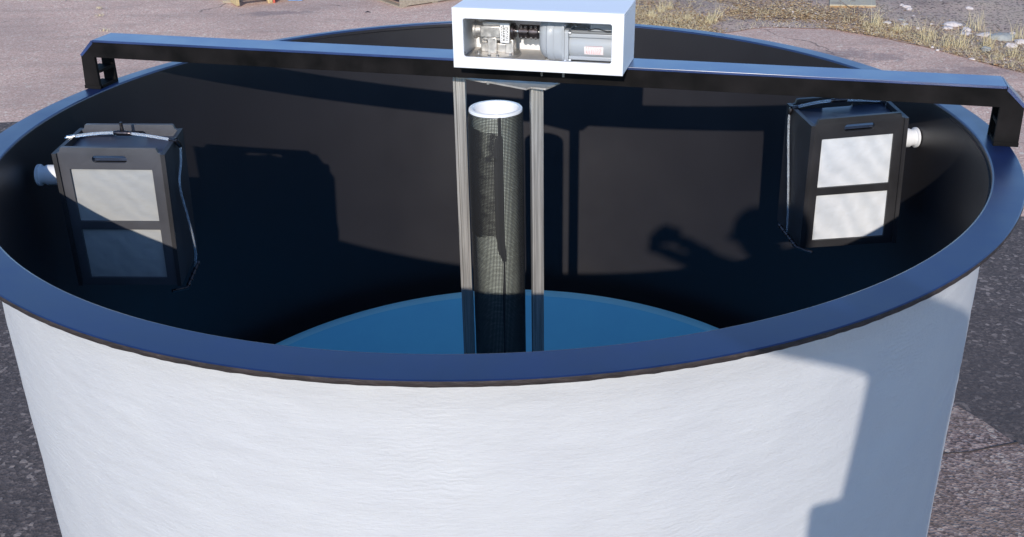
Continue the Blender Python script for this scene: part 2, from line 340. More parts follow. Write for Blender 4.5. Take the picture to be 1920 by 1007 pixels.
where = ['tall straw grass tuft in front of the tan board', 'upright straw grass tuft at the left edge of the rocks', 'single thin straw stalk left of the tan board front edge', 'low yellow grass clump between the tan board and the rocks', 'bushy straw grass tuft left of the egg shaped rock', 'drooping straw grass tuft at the asphalt edge', 'short leaning grass tuft beside the upright tuft', 'grass tuft at the right edge beyond the grey flat rock', 'loose grass stalks behind the white rocks', 'tall straw grass tuft beside the leaf litter behind the rim', 'straw tuft near the white enclosure at the top', 'low thick tuft close to the white enclosure', 'straw tuft farthest back beside the white enclosure', 'short tuft at the end of the leaf litter by the asphalt', 'sparse stalks right of the bare dirt', 'thin leaning stalks behind the tall tuft', 'low tuft at the lower right edge of the bank', 'low tuft below the egg shaped rock', 'flat wide tuft in the leaves behind the rim', 'sparse stalks among the brown twigs', 'thin stalks between the yellow clump and the rocks']
for (x, y, h, n_), lb in zip(tufts, where):
    mb = MB()
    for i in range(int(n_*1.7)):
        a = random.random()*6.28; q = random.random()**.7*(.035+.12*h)
        blade(mb, x+q*math.cos(a), y+q*math.sin(a)*.7, h*random.uniform(.35, 1.2), random.choice((random.uniform(.03, .4), random.uniform(.3, 1.3))), .0021)
    tag(mb.build('grass_tuft', STRAW, loc=(x, y, GZ), smooth=0), lb, 'grass tuft', 'dry grass tufts on the dirt bank')
# twigs
mb = MB()
for i in range(170):
    x = random.uniform(3.3, 5.0); y = edge_y(x)+random.uniform(.2, 1.8); a = random.random()*3.14; l_ = random.uniform(.05, .2)
    mb.tube([(x, y, gh(x, y)+.005), (x+l_*.5*math.cos(a), y+l_*.5*math.sin(a), gh(x, y)+random.uniform(.01, .05)), (x+l_*math.cos(a+.3), y+l_*math.sin(a+.3), gh(x, y)+random.uniform(.01, .07))], [.0025, .002, .001], 4)
tag(mb.build('twigs', mat('dead_twig', (.16, .11, .09), .9)), kind='stuff', label='thin dark brown dead twigs scattered among the rocks', cat='twigs')
mb = MB()
for i in range(900):
    x = random.uniform(2.0, 5.3); y = edge_y(x)+abs(random.gauss(0, .9))-.02; q = random.uniform(.003, .009)
    if noise.noise(Vector((x*2, y*2, 30))) < -.1: continue
    z = gh(x, y)+q*.2; a = random.random()*3
    P = [(math.cos(a+b_)*q*random.uniform(.7, 1.3), math.sin(a+b_)*q*random.uniform(.6, 1.1)) for b_ in (0, 1.6, 3.1, 4.7)]
    mb.add([(x+p[0], y+p[1], z-q*.3) for p in P]+[(x+p[0]*.6, y+p[1]*.6, z+q*.7) for p in P], [(0, 1, 5, 4), (1, 2, 6, 5), (2, 3, 7, 6), (3, 0, 4, 7), (4, 5, 6, 7)])
tag(mb.build('pebbles', var_mat('pebble_mix', [(.62, .55, .52), (.35, .28, .25), (.75, .70, .67), (.5, .40, .36), (.2, .17, .16)]), smooth=0), kind='stuff', label='tiny mixed pebbles scattered over the dirt bank', cat='pebbles')
# rocks
def rock_mesh(mb, x, y, w_, h_, sd_):
    bm = bmesh.new(); bmesh.ops.create_icosphere(bm, subdivisions=3, radius=1)
    for q in bm.verts:
        p = q.co.copy(); f_ = 1+.33*noise.noise(p*1.3+Vector((sd_*3.1, sd_, 0)))+.12*noise.noise(p*3+Vector((sd_, 0, sd_)))
        q.co = Vector((p.x*f_*w_*.55, p.y*f_*w_*.42, max(-.35, p.z*f_)*h_*.62))
    a = random.uniform(-.5, .5); R_ = Matrix.Rotation(a, 3, 'Z')
    bm.verts.index_update(); z = gh(x, y)+h_*.12
    mb.add([R_ @ q.co+Vector((x, y, z)) for q in bm.verts], [tuple(q.index for q in f_.verts) for f_ in bm.faces]); bm.free()
rocks = [(4.12,6.99,.15,.05),(4.03,6.87,.09,.035),(4.15,6.76,.08,.05),(4.09,6.64,.09,.035),(4.23,6.57,.12,.04),(4.31,6.43,.19,.075),(4.46,6.57,.06,.045),(4.26,6.17,.09,.05),(4.01,6.05,.07,.06),(4.4,6.29,.09,.05),(3.58,7.11,.07,.035),(3.74,7.18,.07,.035),(3.73,7.05,.09,.02),(4.0,7.76,.07,.045),(3.99,7.67,.05,.035),(3.98,7.84,.045,.035),(4.42,7.97,.05,.03),(4.56,7.66,.06,.03),(3.37,6.79,.06,.015),(3.29,7.14,.03,.014),(3.66,6.16,.028,.018),(3.66,6.26,.028,.018),(3.82,5.86,.045,.016),(2.39,7.38,.028,.018),(3.08,7.57,.05,.018),(4.01,5.71,.035,.018),(3.91,7.35,.035,.025),(3.95,7.03,.028,.018),(3.78,6.9,.035,.018),(2.83,7.79,.035,.025),(2.89,7.66,.028,.018),(2.37,7.88,.035,.018),(1.4,7.84,.028,.025),(3.01,7.46,.028,.018),(3.29,6.86,.018,.014),(2.17,7.76,.028,.018)]
rl = ['long pale rock at the back of the rock group', 'flat pale rock just in front of the long pale rock', 'chunky white rock in the middle of the rock group', 'white rock touching the front of the chunky white rock', 'wide pale rock left of the grey flat rock', 'large flat grey rock, the biggest of the group', 'pale rock behind the right end of the grey flat rock', 'white rock in front of the grey flat rock', 'egg shaped grey white rock nearest the asphalt', 'pale rock right of the grey flat rock', 'pale round stone by the tall tuft in front of the board', 'grey stone right of the tan board', 'thin flat pale stone beside the yellow clump', 'white stone topmost in the small white heap', 'white stone lowest in the small white heap', 'white chip left of the small white heap', 'pale stone far back between dark twigs', 'pale stone at the far right of the dirt', 'flat white chip on the bare asphalt edge', 'tiny white pebble under the tan board', 'tiny pale pebble on the asphalt by the upright tuft', 'second tiny pale pebble on the asphalt behind its neighbour', 'flat pebble at the foot of the low tufts', 'small white stone standing at the end of the leaf litter', 'small pale stone left of the tan board', 'small pebble at the lower right of the bank', 'pale pebble between the heap and the rock group', 'pebble left of the wide pale rocks', 'pebble behind the upright grass tuft', 'pale pebble in leaves far left of the board', 'pebble in front of the leaves left of the board', 'pebble inside the leaf litter at the top', 'pebble beside the white enclosure', 'pebble left of the board front corner', 'tiny pebble near the flat white chip', 'tiny pebble behind the leaf litter tuft']
for i, ((x, y, w_, h_), lb) in enumerate(zip(rocks, rl)):
    mb = MB(); rock_mesh(mb, x, y, w_, h_, i+1.5); tag(mb.build('rock', ROCKG if i in (5, 8, 11) else ROCKM, loc=(x, y, GZ), smooth=45), lb, 'rock', 'pale rocks along the dirt bank')
# small weeds in the asphalt crack top left
for i, (x, y) in enumerate([(-3.91, 8.59), (-3.79, 8.22), (-3.54, 7.6)]):
    mb = MB()
    for j in range(26): blade(mb, x+random.gauss(0, .02), y+random.gauss(0, .02), random.uniform(.015, .04), 1.1, .003)
    tag(mb.build('weed', STRAW, loc=(x, y, GZ), smooth=0), ['dry weed farthest back in the asphalt crack at upper left', 'dry weed in the middle of the asphalt crack at upper left', 'dry weed nearest the beam in the crack at upper left'][i], 'weed', 'weeds in the asphalt crack')
# tan board
BX = lambda p: Vector((3.29, 7.86, GZ+.02)) + Vector((.982, -.19, 0))*p[0] + Vector((.3, .954, 0))*p[1] + Vector((0, 0, 1))*p[2]
t = thing('board', (3.45, 7.9, GZ), 'flat tan board lying on the leaves at the back', 'board')
MB().sheet([rrect(0, 0, .43, 1.0, .01)], -.006, .006, lambda p: BX(Vector((p.x, p.z, p.y+.02)))).build('top_sheet', TAN, t)
MB().box((.004, .004, -.012), (.426, .99, .0125), BX).build('cardboard_layer', CARD, t)

# pallets
def planks(mb, lst, xf):
    for lo, hi in lst: mb.box(lo, hi, xf, .002)
def frame_at(o, ang):
    c_, s_ = math.cos(ang), math.sin(ang); return lambda p: Vector((o[0]+p[0]*c_-p[1]*s_, o[1]+p[0]*s_+p[1]*c_, o[2]+p[2]))
def pallet(o, ang, m, label, W=.72, D=.86):
    xf = frame_at(o, ang); t = thing('pallet', o, label, 'pallet', 'wooden pallets on the asphalt')
    for y in (0, D/2-.015, D-.03):
        MB().box((0, y, .012), (W, y+.03, .075), xf, .002).build('stringer', m, t)
    for i in range(7):
        x = i*(W-.07)/6; MB().box((x, 0, .076), (x+.07, D, .09), xf, .002).build('deck_board', m, t)
    for i in range(3):
        x = i*(W-.07)/2; MB().box((x, 0, 0), (x+.07, D, .0115), xf, .002).build('bottom_board', m, t)
    return xf
# near corner of the left pallet at (-2.52, 8.57)
xf = frame_at((-2.52, 8.57, GZ), math.radians(27))
t = thing('pallet', (-2.52, 8.57, GZ), 'new yellow pallet with its corner toward the tank at upper left', 'pallet', 'wooden pallets on the asphalt')
MB().box((0, .0, .012), (.03, .86, .075), xf, .002).build('side_board', WOOD, t)
MB().box((.34, .0, .012), (.37, .86, .075), xf, .002).build('side_board', WOOD, t)
MB().box((.69, .0, .012), (.72, .86, .075), xf, .002).build('side_board', WOOD, t)
for i in range(6): MB().box((0, i*.155, .076), (.72, i*.155+.085, .09), xf, .002).build('deck_board', WOOD, t)
pallet((-.85, 8.36, GZ), math.radians(33), OLDW, 'old grey pallet carrying a sheet, left of the white enclosure', W=.8)
tag(MB().box((.12, .06, .091), (.6, .7, .11), frame_at((-.85, 8.36, GZ), math.radians(33)), .004).build('metal_sheet', GREYS, loc=(-.6, 8.6, GZ+.09)), 'grey sheet lying flat on the old pallet', 'sheet')
tag(MB().box((0, 0, 0), (.13, .022, .03), frame_at((-2.71, 8.78, GZ), .1), .003).build('wood_offcut', OLDW, loc=(-2.7, 8.8, GZ)), 'short wood offcut left of the yellow pallet', 'wood')
t = thing('post_offcut', (-2.22, 8.76, GZ), 'red ended wooden post offcut by the yellow pallet', 'wood')
MB().box((0, 0, 0), (.05, .3, .06), frame_at((-2.24, 8.74, GZ), .15), .003).build('post', WOOD, t)
MB().box((.051, -.002, 0), (.075, .3, .062), frame_at((-2.24, 8.74, GZ), .15), .003).build('painted_side', RED, t)
tag(MB().box((0, 0, 0), (.16, .25, .02), frame_at((-2.06, 8.86, GZ), -.1), .008).build('plastic_sheet', BLUEP, loc=(-2, 8.9, GZ)), 'folded blue plastic sheet on the asphalt beyond the tank', 'sheet')
mb = MB(); mb.tube([(-1.19, 8.17, GZ+.006), (-1.16, 8.165, GZ+.012), (-1.13, 8.16, GZ+.005)], [.002, .006, .002], 6); tag(mb.build('twig', STEEL, loc=(-1.16, 8.17, GZ)), 'small dark twig alone on the asphalt', 'twig')

# ------------------------------------------------------------------ tank
def rin(a): return 1.0-.0014*math.cos(2*a)-.0002*math.sin(2*a)+.0039*math.cos(3*a)-.0050*math.sin(3*a)
def rout(a): return 1.0513-.0016*math.cos(a)-.0217*math.sin(a)+.0022*math.cos(2*a)+.0035*math.sin(2*a)+.0008*math.cos(3*a)-.0044*math.sin(3*a)
def ring_mesh(mb, prof, n=360, closed=False):
    """prof: list of functions a -> (r, z)"""
    P = len(prof); vs = []; fs = []
    for i in range(n):
        a = 2*math.pi*i/n
        for f in prof: r_, z = f(a); vs.append((r_*math.cos(a), r_*math.sin(a), z))
    for i in range(n):
        j = (i+1) % n
        for q in range(P if closed else P-1): t_ = (q+1) % P; fs.append((i*P+q, j*P+q, j*P+t_, i*P+t_))
    return mb.add(vs, fs)
tank = thing('tank', (0, 0, GZ), 'round white coated tank with a wide black rim and black inside', 'tank')
BZ = -.872
def wob(a): return .0022*noise.noise(Vector((math.cos(a)*5, math.sin(a)*5, 1)))
zr = lambda a: .0015*noise.noise(Vector((math.cos(a)*2, math.sin(a)*2, 9)))
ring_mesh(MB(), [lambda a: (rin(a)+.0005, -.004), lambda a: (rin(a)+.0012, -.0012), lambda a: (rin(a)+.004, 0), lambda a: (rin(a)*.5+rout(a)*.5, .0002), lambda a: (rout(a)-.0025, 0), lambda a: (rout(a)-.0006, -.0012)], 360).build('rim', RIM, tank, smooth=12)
# the saw-cut outer edge of the rim, rough and brownish, with its underside
def er(a, k_): return .0012*noise.noise(Vector((math.cos(a)*60, math.sin(a)*60, k_)))
ring_mesh(MB(), [lambda a: (rout(a)-.0006, -.0013), lambda a: (rout(a)+er(a, 1), -.0035), lambda a: (rout(a)-.0004+er(a, 3), -.008), lambda a: (rout(a)-.002, -.0108+er(a, 7)), lambda a: (1.002, -.0112)], 1440).build('rim_edge', EDGE, tank, smooth=60)
ring_mesh(MB(), [lambda a: (rin(a)+.0005, -.0041)]+[(lambda z: lambda a: (rin(a)*(1-.0)+.0008*noise.noise(Vector((math.cos(a)*1.5, math.sin(a)*1.5, z*2))), z))(-.004-(i/24)**1.0*(-BZ+.14)) for i in range(1, 25)]+[lambda a: (.88, -1.02)], 360).build('liner', HD, tank, smooth=60)
NZ = 110
def wall_r(a, z):
    q = Vector((math.cos(a)*3, math.sin(a)*3, z*3)); front = 1
    sag = .006*math.exp(-((z+.05-.015*noise.noise(Vector((a*2, 0, 0))))/.022)**2)
    return rin(a)+.0065+.0025*noise.noise(q)+.0012*noise.noise(q*4)+sag*(.5+.9*noise.noise(Vector((math.cos(a)*2, math.sin(a)*2, 20))))+.0008*noise.noise(Vector((math.cos(a)*14, math.sin(a)*14, z*60)))
ring_mesh(MB(), [(lambda z: lambda a: (wall_r(a, z), z))(-.0108-(i/NZ)**1.25*(1.4192-.0)) for i in range(NZ+1)], 540).build('outer_wall', WALL, tank, smooth=80)
# blue bowl fixed inside the lower part
BLIP = plastic('blue_plastic_lip_highlight', (.42, .90, 1.0), .35, .04, .03, 5)  # bowl blue made paler to paint the highlight along the lip
def bowl_ring(pr): return [(lambda p: lambda a: (p[0]*.932, p[1]-.03*max(0, -math.cos(a))*p[0]**4))(p) for p in pr]
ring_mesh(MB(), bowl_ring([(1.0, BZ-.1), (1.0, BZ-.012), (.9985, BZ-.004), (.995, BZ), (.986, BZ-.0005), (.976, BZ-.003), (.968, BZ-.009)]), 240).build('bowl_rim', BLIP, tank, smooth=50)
ring_mesh(MB(), bowl_ring([(.968, BZ-.0092), (.94, BZ-.034), (.85, BZ-.088), (.7, BZ-.17), (.5, BZ-.26), (.3, BZ-.34), (.1, BZ-.41), (0.0, BZ-.43)]), 240).build('bowl', BLUE, tank, smooth=50)

# ------------------------------------------------------------------ support beam across the rim
A0 = Vector((-.945, .334, 0)); E_ = Vector((.95971, -.28099, 0)); NN = Vector((.28099, .95971, 0))
BF = lambda p: A0+E_*p[0]+NN*p[1]+Vector((0, 0, p[2]))        # (along the beam, depth, height)
beam = thing('support_beam', BF((1.0, .038, .0)), 'long black beam with legs standing across the tank rim', 'beam')
zt, zb_, T = .115, .0785, .009
outl = [(-.044, .0), (-.039, .0825), (-.003, zt), (2.032, zt), (2.068, .082), (2.070, .0), (2.024, .0), (2.024, zb_), (-.003, zb_), (-.003, .0)]
MB().sheet([outl], 0, T, lambda p: BF((p.x, p.y, p.z)), .0006).build('front_plate', BEAMF, beam)
outb = [(max(x, -.036) if x < 0 else x, z) for x, z in outl[:1]]+[(-.034, .0855)]+outl[2:]
MB().sheet([outb], .077-T, .077, lambda p: BF((p.x, p.y, p.z)), .0006).build('back_plate', BEAMF, beam)
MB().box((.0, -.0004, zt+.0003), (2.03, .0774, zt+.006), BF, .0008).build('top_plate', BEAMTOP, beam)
for x0, x1, za, zb2 in ((-.0395, -.0008, .083, zt+.003), (2.0335, 2.069, .083, zt+.003)):
    mb = MB(); d_ = .005
    if x0 < 0: pts = [(-.0415, .083), (-.004, zt+.0045), (-.001, zt+.0045), (-.001, zt-.003), (-.036, .08)]
    else: pts = [(2.0315, zt-.003), (2.0315, zt+.0045), (2.0335, zt+.0045), (2.0705, .083), (2.066, .08)]
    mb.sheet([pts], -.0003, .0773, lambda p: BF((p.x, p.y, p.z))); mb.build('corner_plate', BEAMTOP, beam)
MB().box((.01, T+.0002, zb_+.002), (2.02, .077-T-.0002, zb_+.009), BF).build('bottom_plate', BEAMF, beam)
for xa, xb in ((-.043, -.001), (2.026, 2.069)):
    for z0 in (.0, .038):
        MB().box((xa, T+.0002, z0+.0005), (xb, .077-T-.0002, z0+.0075), BF).build('rung', BEAMF, beam)
    MB().box((xa-.0015, -.0018, .0004), (xb+.0015, -.0002, .009), BF, .0005).build('weld_bead', BEAMF, beam)

# ------------------------------------------------------------------ white motor enclosure
x0, x1, y0, y1, z0, z1 = .932, 1.2925, -.078, .072, .1215, .2475
enc = thing('motor_enclosure', BF(((x0+x1)/2, 0, z0)), 'glossy white box with a rounded window sitting on the black beam', 'enclosure')
MB().sheet([[(x0, z0), (x1, z0), (x1, z1), (x0, z1)], rrect(.9555, .1455, 1.268, .2255, .005, 6)], y0, y0+.008, lambda p: BF((p.x, p.y, p.z)), .0022).build('front_panel', WHITE, enc)
w_ = .008; ya = y0+.0082
MB().box((x0+.0002, ya, z1-w_), (x1-.0002, y1, z1-.0002), BF, .001).build('top_panel', WHITE, enc)
MB().box((x0+.0002, ya, z0+.0002), (x1-.0002, y1, z0+w_), BF, .001).build('bottom_panel', WHITE, enc)
for xa in (x0+.0002, x1-w_-.0002): MB().box((xa, ya, z0+w_+.0002), (xa+w_, y1, z1-w_-.0002), BF).build('side_panel', WHITE, enc)
MB().box((x0+w_+.0004, y1-w_, z0+w_+.0002), (x1-w_-.0004, y1-.0005, z1-w_-.0002), BF).build('back_panel', WHITE, enc)
MB().box((x0+w_+.001, y0+.02, z0+w_+.0003), (1.115, y1-.012, z0+w_+.004), BF).build('mounting_plate', PLATE, enc)
for xx in (1.110, 1.157):
    mb = MB(); mb.cyl(BF((xx, -.02, 0)), .0027, .098, .1213, n=12); mb.cyl(BF((xx, -.02, 0)), .0045, .112, .1155, n=6); mb.build('bolt', BRIGHT, enc)
MB().box((x0+w_+.0005, y0+.012, z0+w_+.0005), (x0+w_+.010, y0+.03, z0+w_+.020), BF, .001).build('corner_bracket', STEEL, enc)

# ---- right-angle gearbox
Y = .0
gb = thing('gearbox', BF((1.008, Y, .134)), 'silver cast gearbox on a round foot at the left inside the white box', 'gearbox')
zc = .1865
mb = MB(); mb.lathe([(.0, .961), (.0155, .961), (.0165, .963), (.0165, .975), (.0175, .977), (.0175, 1.018), (.0, 1.018)], (0, Y, zc), 'x', 32, BF, cap=False)
mb.box((.975, Y-.0195, zc-.012), (1.02, Y+.0195, zc+.012), BF, .002)
mb.box((.978, Y-.012, zc-.0195), (1.018, Y+.012, zc+.0195), BF, .002); mb.build('housing', CAST, gb)
mb = MB(); mb.cyl((0, Y, zc), .019, .957, .964, 'x', 32, BF, .0015); mb.build('end_cap', CAST, gb)
mb = MB(); mb.box((.990, Y-.016, .140), (1.010, Y+.018, .174), BF, .0015)
mb.box((.972, Y-.006, .140), (1.044, Y+.02, .160), BF, .002); mb.box((.972, Y+.0, .159), (.984, Y+.02, .175), BF, .001); mb.box((1.016, Y-.004, .141), (1.022, Y+.01, .172), BF, .001); mb.box((1.028, Y-.012, .140), (1.046, Y+.014, .170), BF, .0015); mb.build('pedestal', CAST, gb)
mb = MB(); mb.cyl((1.008, Y, 0), .050, .1338, .1405, 'z', 48, BF, .001)
mb.build('foot_flange', CAST, gb)
for a in (-150, -100, -75, -35, 30, 100, 150):
    a = math.radians(a); mb = MB(); mb.cyl((1.008+.042*math.cos(a), Y+.042*math.sin(a), 0), .0035, .1406, .145, 'z', 6, BF); mb.build('bolt', BRIGHT, gb)
mb = MB(); mb.box((1.019, Y-.021, zc-.022), (1.041, Y+.02, zc+.021), BF, .0015); mb.build('flange', CAST, gb)
pl_ = MB().box((1.0205, Y-.0222, zc-.0205), (1.0395, Y-.0211, zc+.0195), BF).build('nameplate', LABEL, gb)
mb = MB()
for i in range(5):
    xx = 1.0232+i*.0032
    zz = zc-.017
    while zz < zc+.013:
        l_ = random.uniform(.0015, .006); mb.box((xx, Y-.0226, zz), (xx+.0013+.0006*(i == 1), Y-.02225, zz+l_), BF); zz += l_+random.uniform(.0008, .0022)
mb.build('print', INK, pl_)
mb = MB(); mb.cyl((0, Y, zc), .0175, 1.0412, 1.047, 'x', 32, BF, .001); mb.cyl((0, Y, zc), .0125, 1.047, 1.0505, 'x', 24, BF); mb.build('output_collar', STEEL, gb)
# ---- shaft coupling
cp = thing('shaft_coupling', BF((1.079, Y, zc-.014)), 'short dark steel shaft coupling with screws between gearbox and motor', 'coupling')
mb = MB(); mb.cyl((0, Y, zc), .0055, 1.0507, 1.1055, 'x', 20, BF); mb.build('shaft', BRIGHT, cp)
for xa, xb in ((1.0575, 1.0785), (1.0792, 1.1003)): MB().cyl((0, Y, zc), .0145, xa, xb, 'x', 40, BF, .0012).build('sleeve', STEEL, cp)
for an in (-48, 52):
    a = math.radians(an)
    for xx in (1.0625, 1.0725, 1.0845, 1.0945):
        d_ = Vector((0, -math.cos(a), -math.sin(a))) if an > 0 else Vector((0, -math.cos(a), math.sin(-a)))
        mb = MB(); c0 = Vector((xx, Y, zc)); mb.tube([c0+d_*.0135, c0+d_*.0165], .0028, 10, BF); s_ = mb.build('screw', BRIGHT, cp)
        mb = MB(); mb.tube([c0+d_*.0164, c0+d_*.0167], .0013, 6, BF); mb.build('socket', INK, s_)
# ---- gear motor
gm = thing('gear_motor', BF((1.19, Y, .133)), 'blue grey gear motor with a pink printed label inside the white box', 'motor')
mb = MB(); rg = lambda p: BF(p)
def oval(xa, xb, hw, z_lo, z_hi, y_=Y, rr=.028, n=7):
    return [(xa, hw, z_lo, z_hi)]
# rounded egg-shaped gear case: loft of rounded rectangles along the shaft
def loft(mb, secs, xf, n=6):
    rings = [[Vector((x, y_, z_)) for (y_, z_) in rrect(Y-hw, zl, Y+hw, zh, rr, n)] for (x, hw, zl, zh, rr) in secs]
    k_ = len(rings[0]); vs = [xf(p) for R_ in rings for p in R_]; fs = []
    for i in range(len(rings)-1):
        for j in range(k_): fs.append((i*k_+j, i*k_+(j+1) % k_, (i+1)*k_+(j+1) % k_, (i+1)*k_+j))
    fs.append(tuple(range(k_))[::-1]); fs.append(tuple(range((len(rings)-1)*k_, len(rings)*k_))); mb.add(vs, fs)
loft(mb, [(1.1045, .016, .155, .205, .0155), (1.106, .024, .146, .212, .023), (1.110, .031, .140, .217, .030), (1.117, .036, .135, .2205, .033), (1.127, .038, .1325, .2215, .034), (1.131, .0385, .132, .2218, .034), (1.145, .0385, .132, .2218, .031), (1.152, .038, .1315, .2215, .028), (1.1575, .038, .1312, .2212, .022)], BF)
mb.build('gear_case', GREY, gm, smooth=40)
mb = MB()   # raised band down the case
loft(mb, [(1.1235, .0385, .1318, .2224, .035), (1.1255, .0412, .131, .2235, .036), (1.1375, .0412, .131, .2235, .034), (1.1405, .0388, .1318, .2226, .032)], BF); mb.build('case_rib', GREY, gm, smooth=40)
mb = MB(); loft(mb, [(1.1576, .037, .1335, .216, .012), (1.1615, .037, .1335, .216, .012)], BF); mb.build('case_cover', GREY, gm)
mb = MB(); loft(mb, [(1.1618, .034, .1345, .2005, .006), (1.170, .034, .1345, .2005, .006)], BF); mb.build('motor_flange', GREY, gm)
zm = .166
mb = MB(); mb.lathe([(0, 1.170), (.028, 1.1702), (.0285, 1.172), (.0285, 1.2795), (.027, 1.281), (0, 1.281)], (0, Y, zm), 'x', 48, BF, cap=False); mb.build('motor_body', GREY, gm, smooth=40)
for sy, sz in ((-1, 1), (-1, -1), (1, 1), (1, -1)):
    mb = MB(); mb.box((1.1702, Y+sy*.024-.006, zm+sz*.0235-.004), (1.280, Y+sy*.024+.006, zm+sz*.0235+.004), BF, .0015); mb.build('corner_rail', GREY, gm)
    mb = MB(); mb.cyl((0, Y+sy*.030, zm+sz*.0285), .0034, 1.1702, 1.176, 'x', 10, BF, .0006); mb.build('bolt', BRIGHT, gm)
for zz in (.211, .137): mb = MB(); mb.cyl((0, Y-.033, zz), .0026, 1.1617, 1.166, 'x', 8, BF); mb.build('bolt', BRIGHT, gm)
mb = MB(); a0 = math.radians(22); vs_ = []; 
for i in range(9):
    a = math.radians(-24+48*i/8); 
    for xx in (1.203, 1.243): vs_.append(BF((xx, Y-.0289*math.cos(a), zm-.004+.0289*math.sin(a))))
mb.add(vs_, [(2*i, 2*i+1, 2*i+3, 2*i+2) for i in range(8)]); lb = mb.build('warning_label', mat('pink_label', (.84, .74, .72), .5), gm)
mb = MB()
for i in range(8):
    a = math.radians(-20+5.2*i); zz = zm-.004+.0292*math.sin(a); yy = Y-.0292*math.cos(a); xx = 1.206
    while xx < 1.238:
        l_ = random.uniform(.001, .004); mb.add([BF((xx, yy, zz)), BF((min(xx+l_, 1.24), yy, zz)), BF((min(xx+l_, 1.24), yy, zz+.0008)), BF((xx, yy, zz+.0008))], [(0, 1, 2, 3)]); xx += l_+.002
mb.build('print', INKR, lb, smooth=0)
MB().box((1.212, Y-.016, zm+.030), (1.278, Y+.03, .2215), BF, .003).build('terminal_box', GREY, gm)
mb = MB(); mb.tube([(1.208, Y-.0178, .1985)]+[(1.214+i*.0085, Y-.0178, .2+.0022*math.sin(i*1.1)) for i in range(8)], .0011, 6, BF); mb.build('seal', INK, gm)

# ------------------------------------------------------------------ hanger frame under the beam
PA = math.atan2(-.135, .181); pd = Vector((math.cos(PA), math.sin(PA), 0)); pn = Vector((-pd.y, pd.x, 0)); P0 = Vector((-.098, .165, 0))
HF = lambda p: P0+pd*p[0]+pn*p[1]+Vector((0, 0, p[2]))
hang = thing('hanger_frame', (.015, .12, -1.38), 'pair of dull metal channels hanging from a steel plate under the beam', 'frame')
MB().sheet([[(0, .0), (.114, -.004), (.118, .001), (.226, -.002), (.228, .014), (.236, .015), (.262, .02), (.262, .078), (0, .078)]], .0, .004, lambda p: HF((p.x, p.z, .060+p.y)), .0004).build('top_plate', PLATE, hang)
def channel(cx, cy, ang, w_=.027, d_=.024, t_=.0022, zt_=.0598, zb=-1.36):
    c_, s_ = math.cos(ang), math.sin(ang); xf = lambda p: Vector((cx+p[0]*c_-p[1]*s_, cy+p[0]*s_+p[1]*c_, p[2])); h = w_/2; l_ = .007
    pts = [(-h, d_), (-h, 0), (-h+.005, -.0004), (-h+.0065, .0016), (h-.0065, .0016), (h-.005, -.0004), (h, 0), (h, d_), (h-l_, d_), (h-l_, d_-t_), (h-t_, d_-t_), (h-t_, t_+.001), (-h+t_, t_+.001), (-h+t_, d_-t_), (-h+l_, d_-t_), (-h+l_, d_)]
    mb = MB(); k_ = len(pts); K = 12
    vs = [xf((p[0], p[1], zt_+(zb-zt_)*i/K)) for i in range(K+1) for p in pts]; fs = [(i*k_+j, i*k_+(j+1) % k_, (i+1)*k_+(j+1) % k_, (i+1)*k_+j) for i in range(K) for j in range(k_)]
    fs += [tuple(range(k_))]; mb.add(vs, fs); return mb.build('channel', CHAN, hang)
channel(-.067, .150, math.radians(-6))
channel(.1075, .060, math.radians(6))
mb = MB(); mb.cyl((.0, .10, 0), .0022, .055, .0598, n=12); mb.cyl((.0, .10, 0), .005, .0565, .0598, n=6)
mb.build('bolt', BRIGHT, hang)
mb = MB(); mb.box((.0, .0, -1.37), (.262, .078, -1.362), HF); mb.build('foot_plate', PLATE, hang)

# ------------------------------------------------------------------ standpipe with netting
PX, PY, PT, PR = .015, .115, -.003, .0605
sp = thing('standpipe', (PX, PY, -1.40), 'white standpipe wrapped in black netting between the metal channels', 'pipe')
MB().lathe([(PR, -1.39), (PR, PT-.002), (PR-.001, PT), (PR-.0075, PT), (PR-.0085, PT-.002), (PR-.0085, -1.39)], (PX, PY, 0), 'z', 96, closed=True, cap=False).build('pipe', PIPEW, sp, smooth=40)
MB().lathe([(PR-.0095, PT-.4), (PR-.0095, PT-.002), (PR-.0075, PT+.0004), (PR-.001, PT+.0004), (PR+.0006, PT-.0015), (PR+.0006, PT-.007)], (PX, PY, 0), 'z', 96, cap=False).build('end_ring', PVC, sp, smooth=50)
mb = MB(); NR = 112; pz = 2*math.pi*PR/NR; RR = PR+.0016
def strip_v(mb, a, z0, z1, rr, wd, th):
    K = 24; vs = []
    for i in range(K+1):
        z = z0+(z1-z0)*i/K; aa = a+.004*noise.noise(Vector((a*5, z*9, 0)))
        for s_, q in ((-1, 0), (-1, 1), (1, 1), (1, 0)): b = aa+s_*wd/rr; r_ = rr+q*th; vs.append((PX+r_*math.cos(b), PY+r_*math.sin(b), z))
    mb.add(vs, [(i*4+j, i*4+j+1, i*4+j+5, i*4+j+4) for i in range(K) for j in range(3)])
for i in range(NR): strip_v(mb, 2*math.pi*i/NR, -1.3, PT-.006, RR, .0007, .0006)
nring = int((1.3+PT-.006)/pz); K = 72
for q in range(nring):
    z = PT-.007-q*pz; vs = []
    for i in range(K):
        a = 2*math.pi*i/K; zz = z+.0009*noise.noise(Vector((math.cos(a)*2, math.sin(a)*2, q*.3)))
        for dr, dz in ((0, .0007), (.0006, .0007), (.0006, -.0007)): vs.append((PX+(RR+.0002+dr)*math.cos(a), PY+(RR+.0002+dr)*math.sin(a), zz+dz))
    mb.add(vs, [(i*3+j, ((i+1) % K)*3+j, ((i+1) % K)*3+j+1, i*3+j+1) for i in range(K) for j in range(2)])
mb.build('netting', NET, sp, smooth=0)
mb = MB()      # second layer of netting wrapped over the left front
R2 = RR+.0015
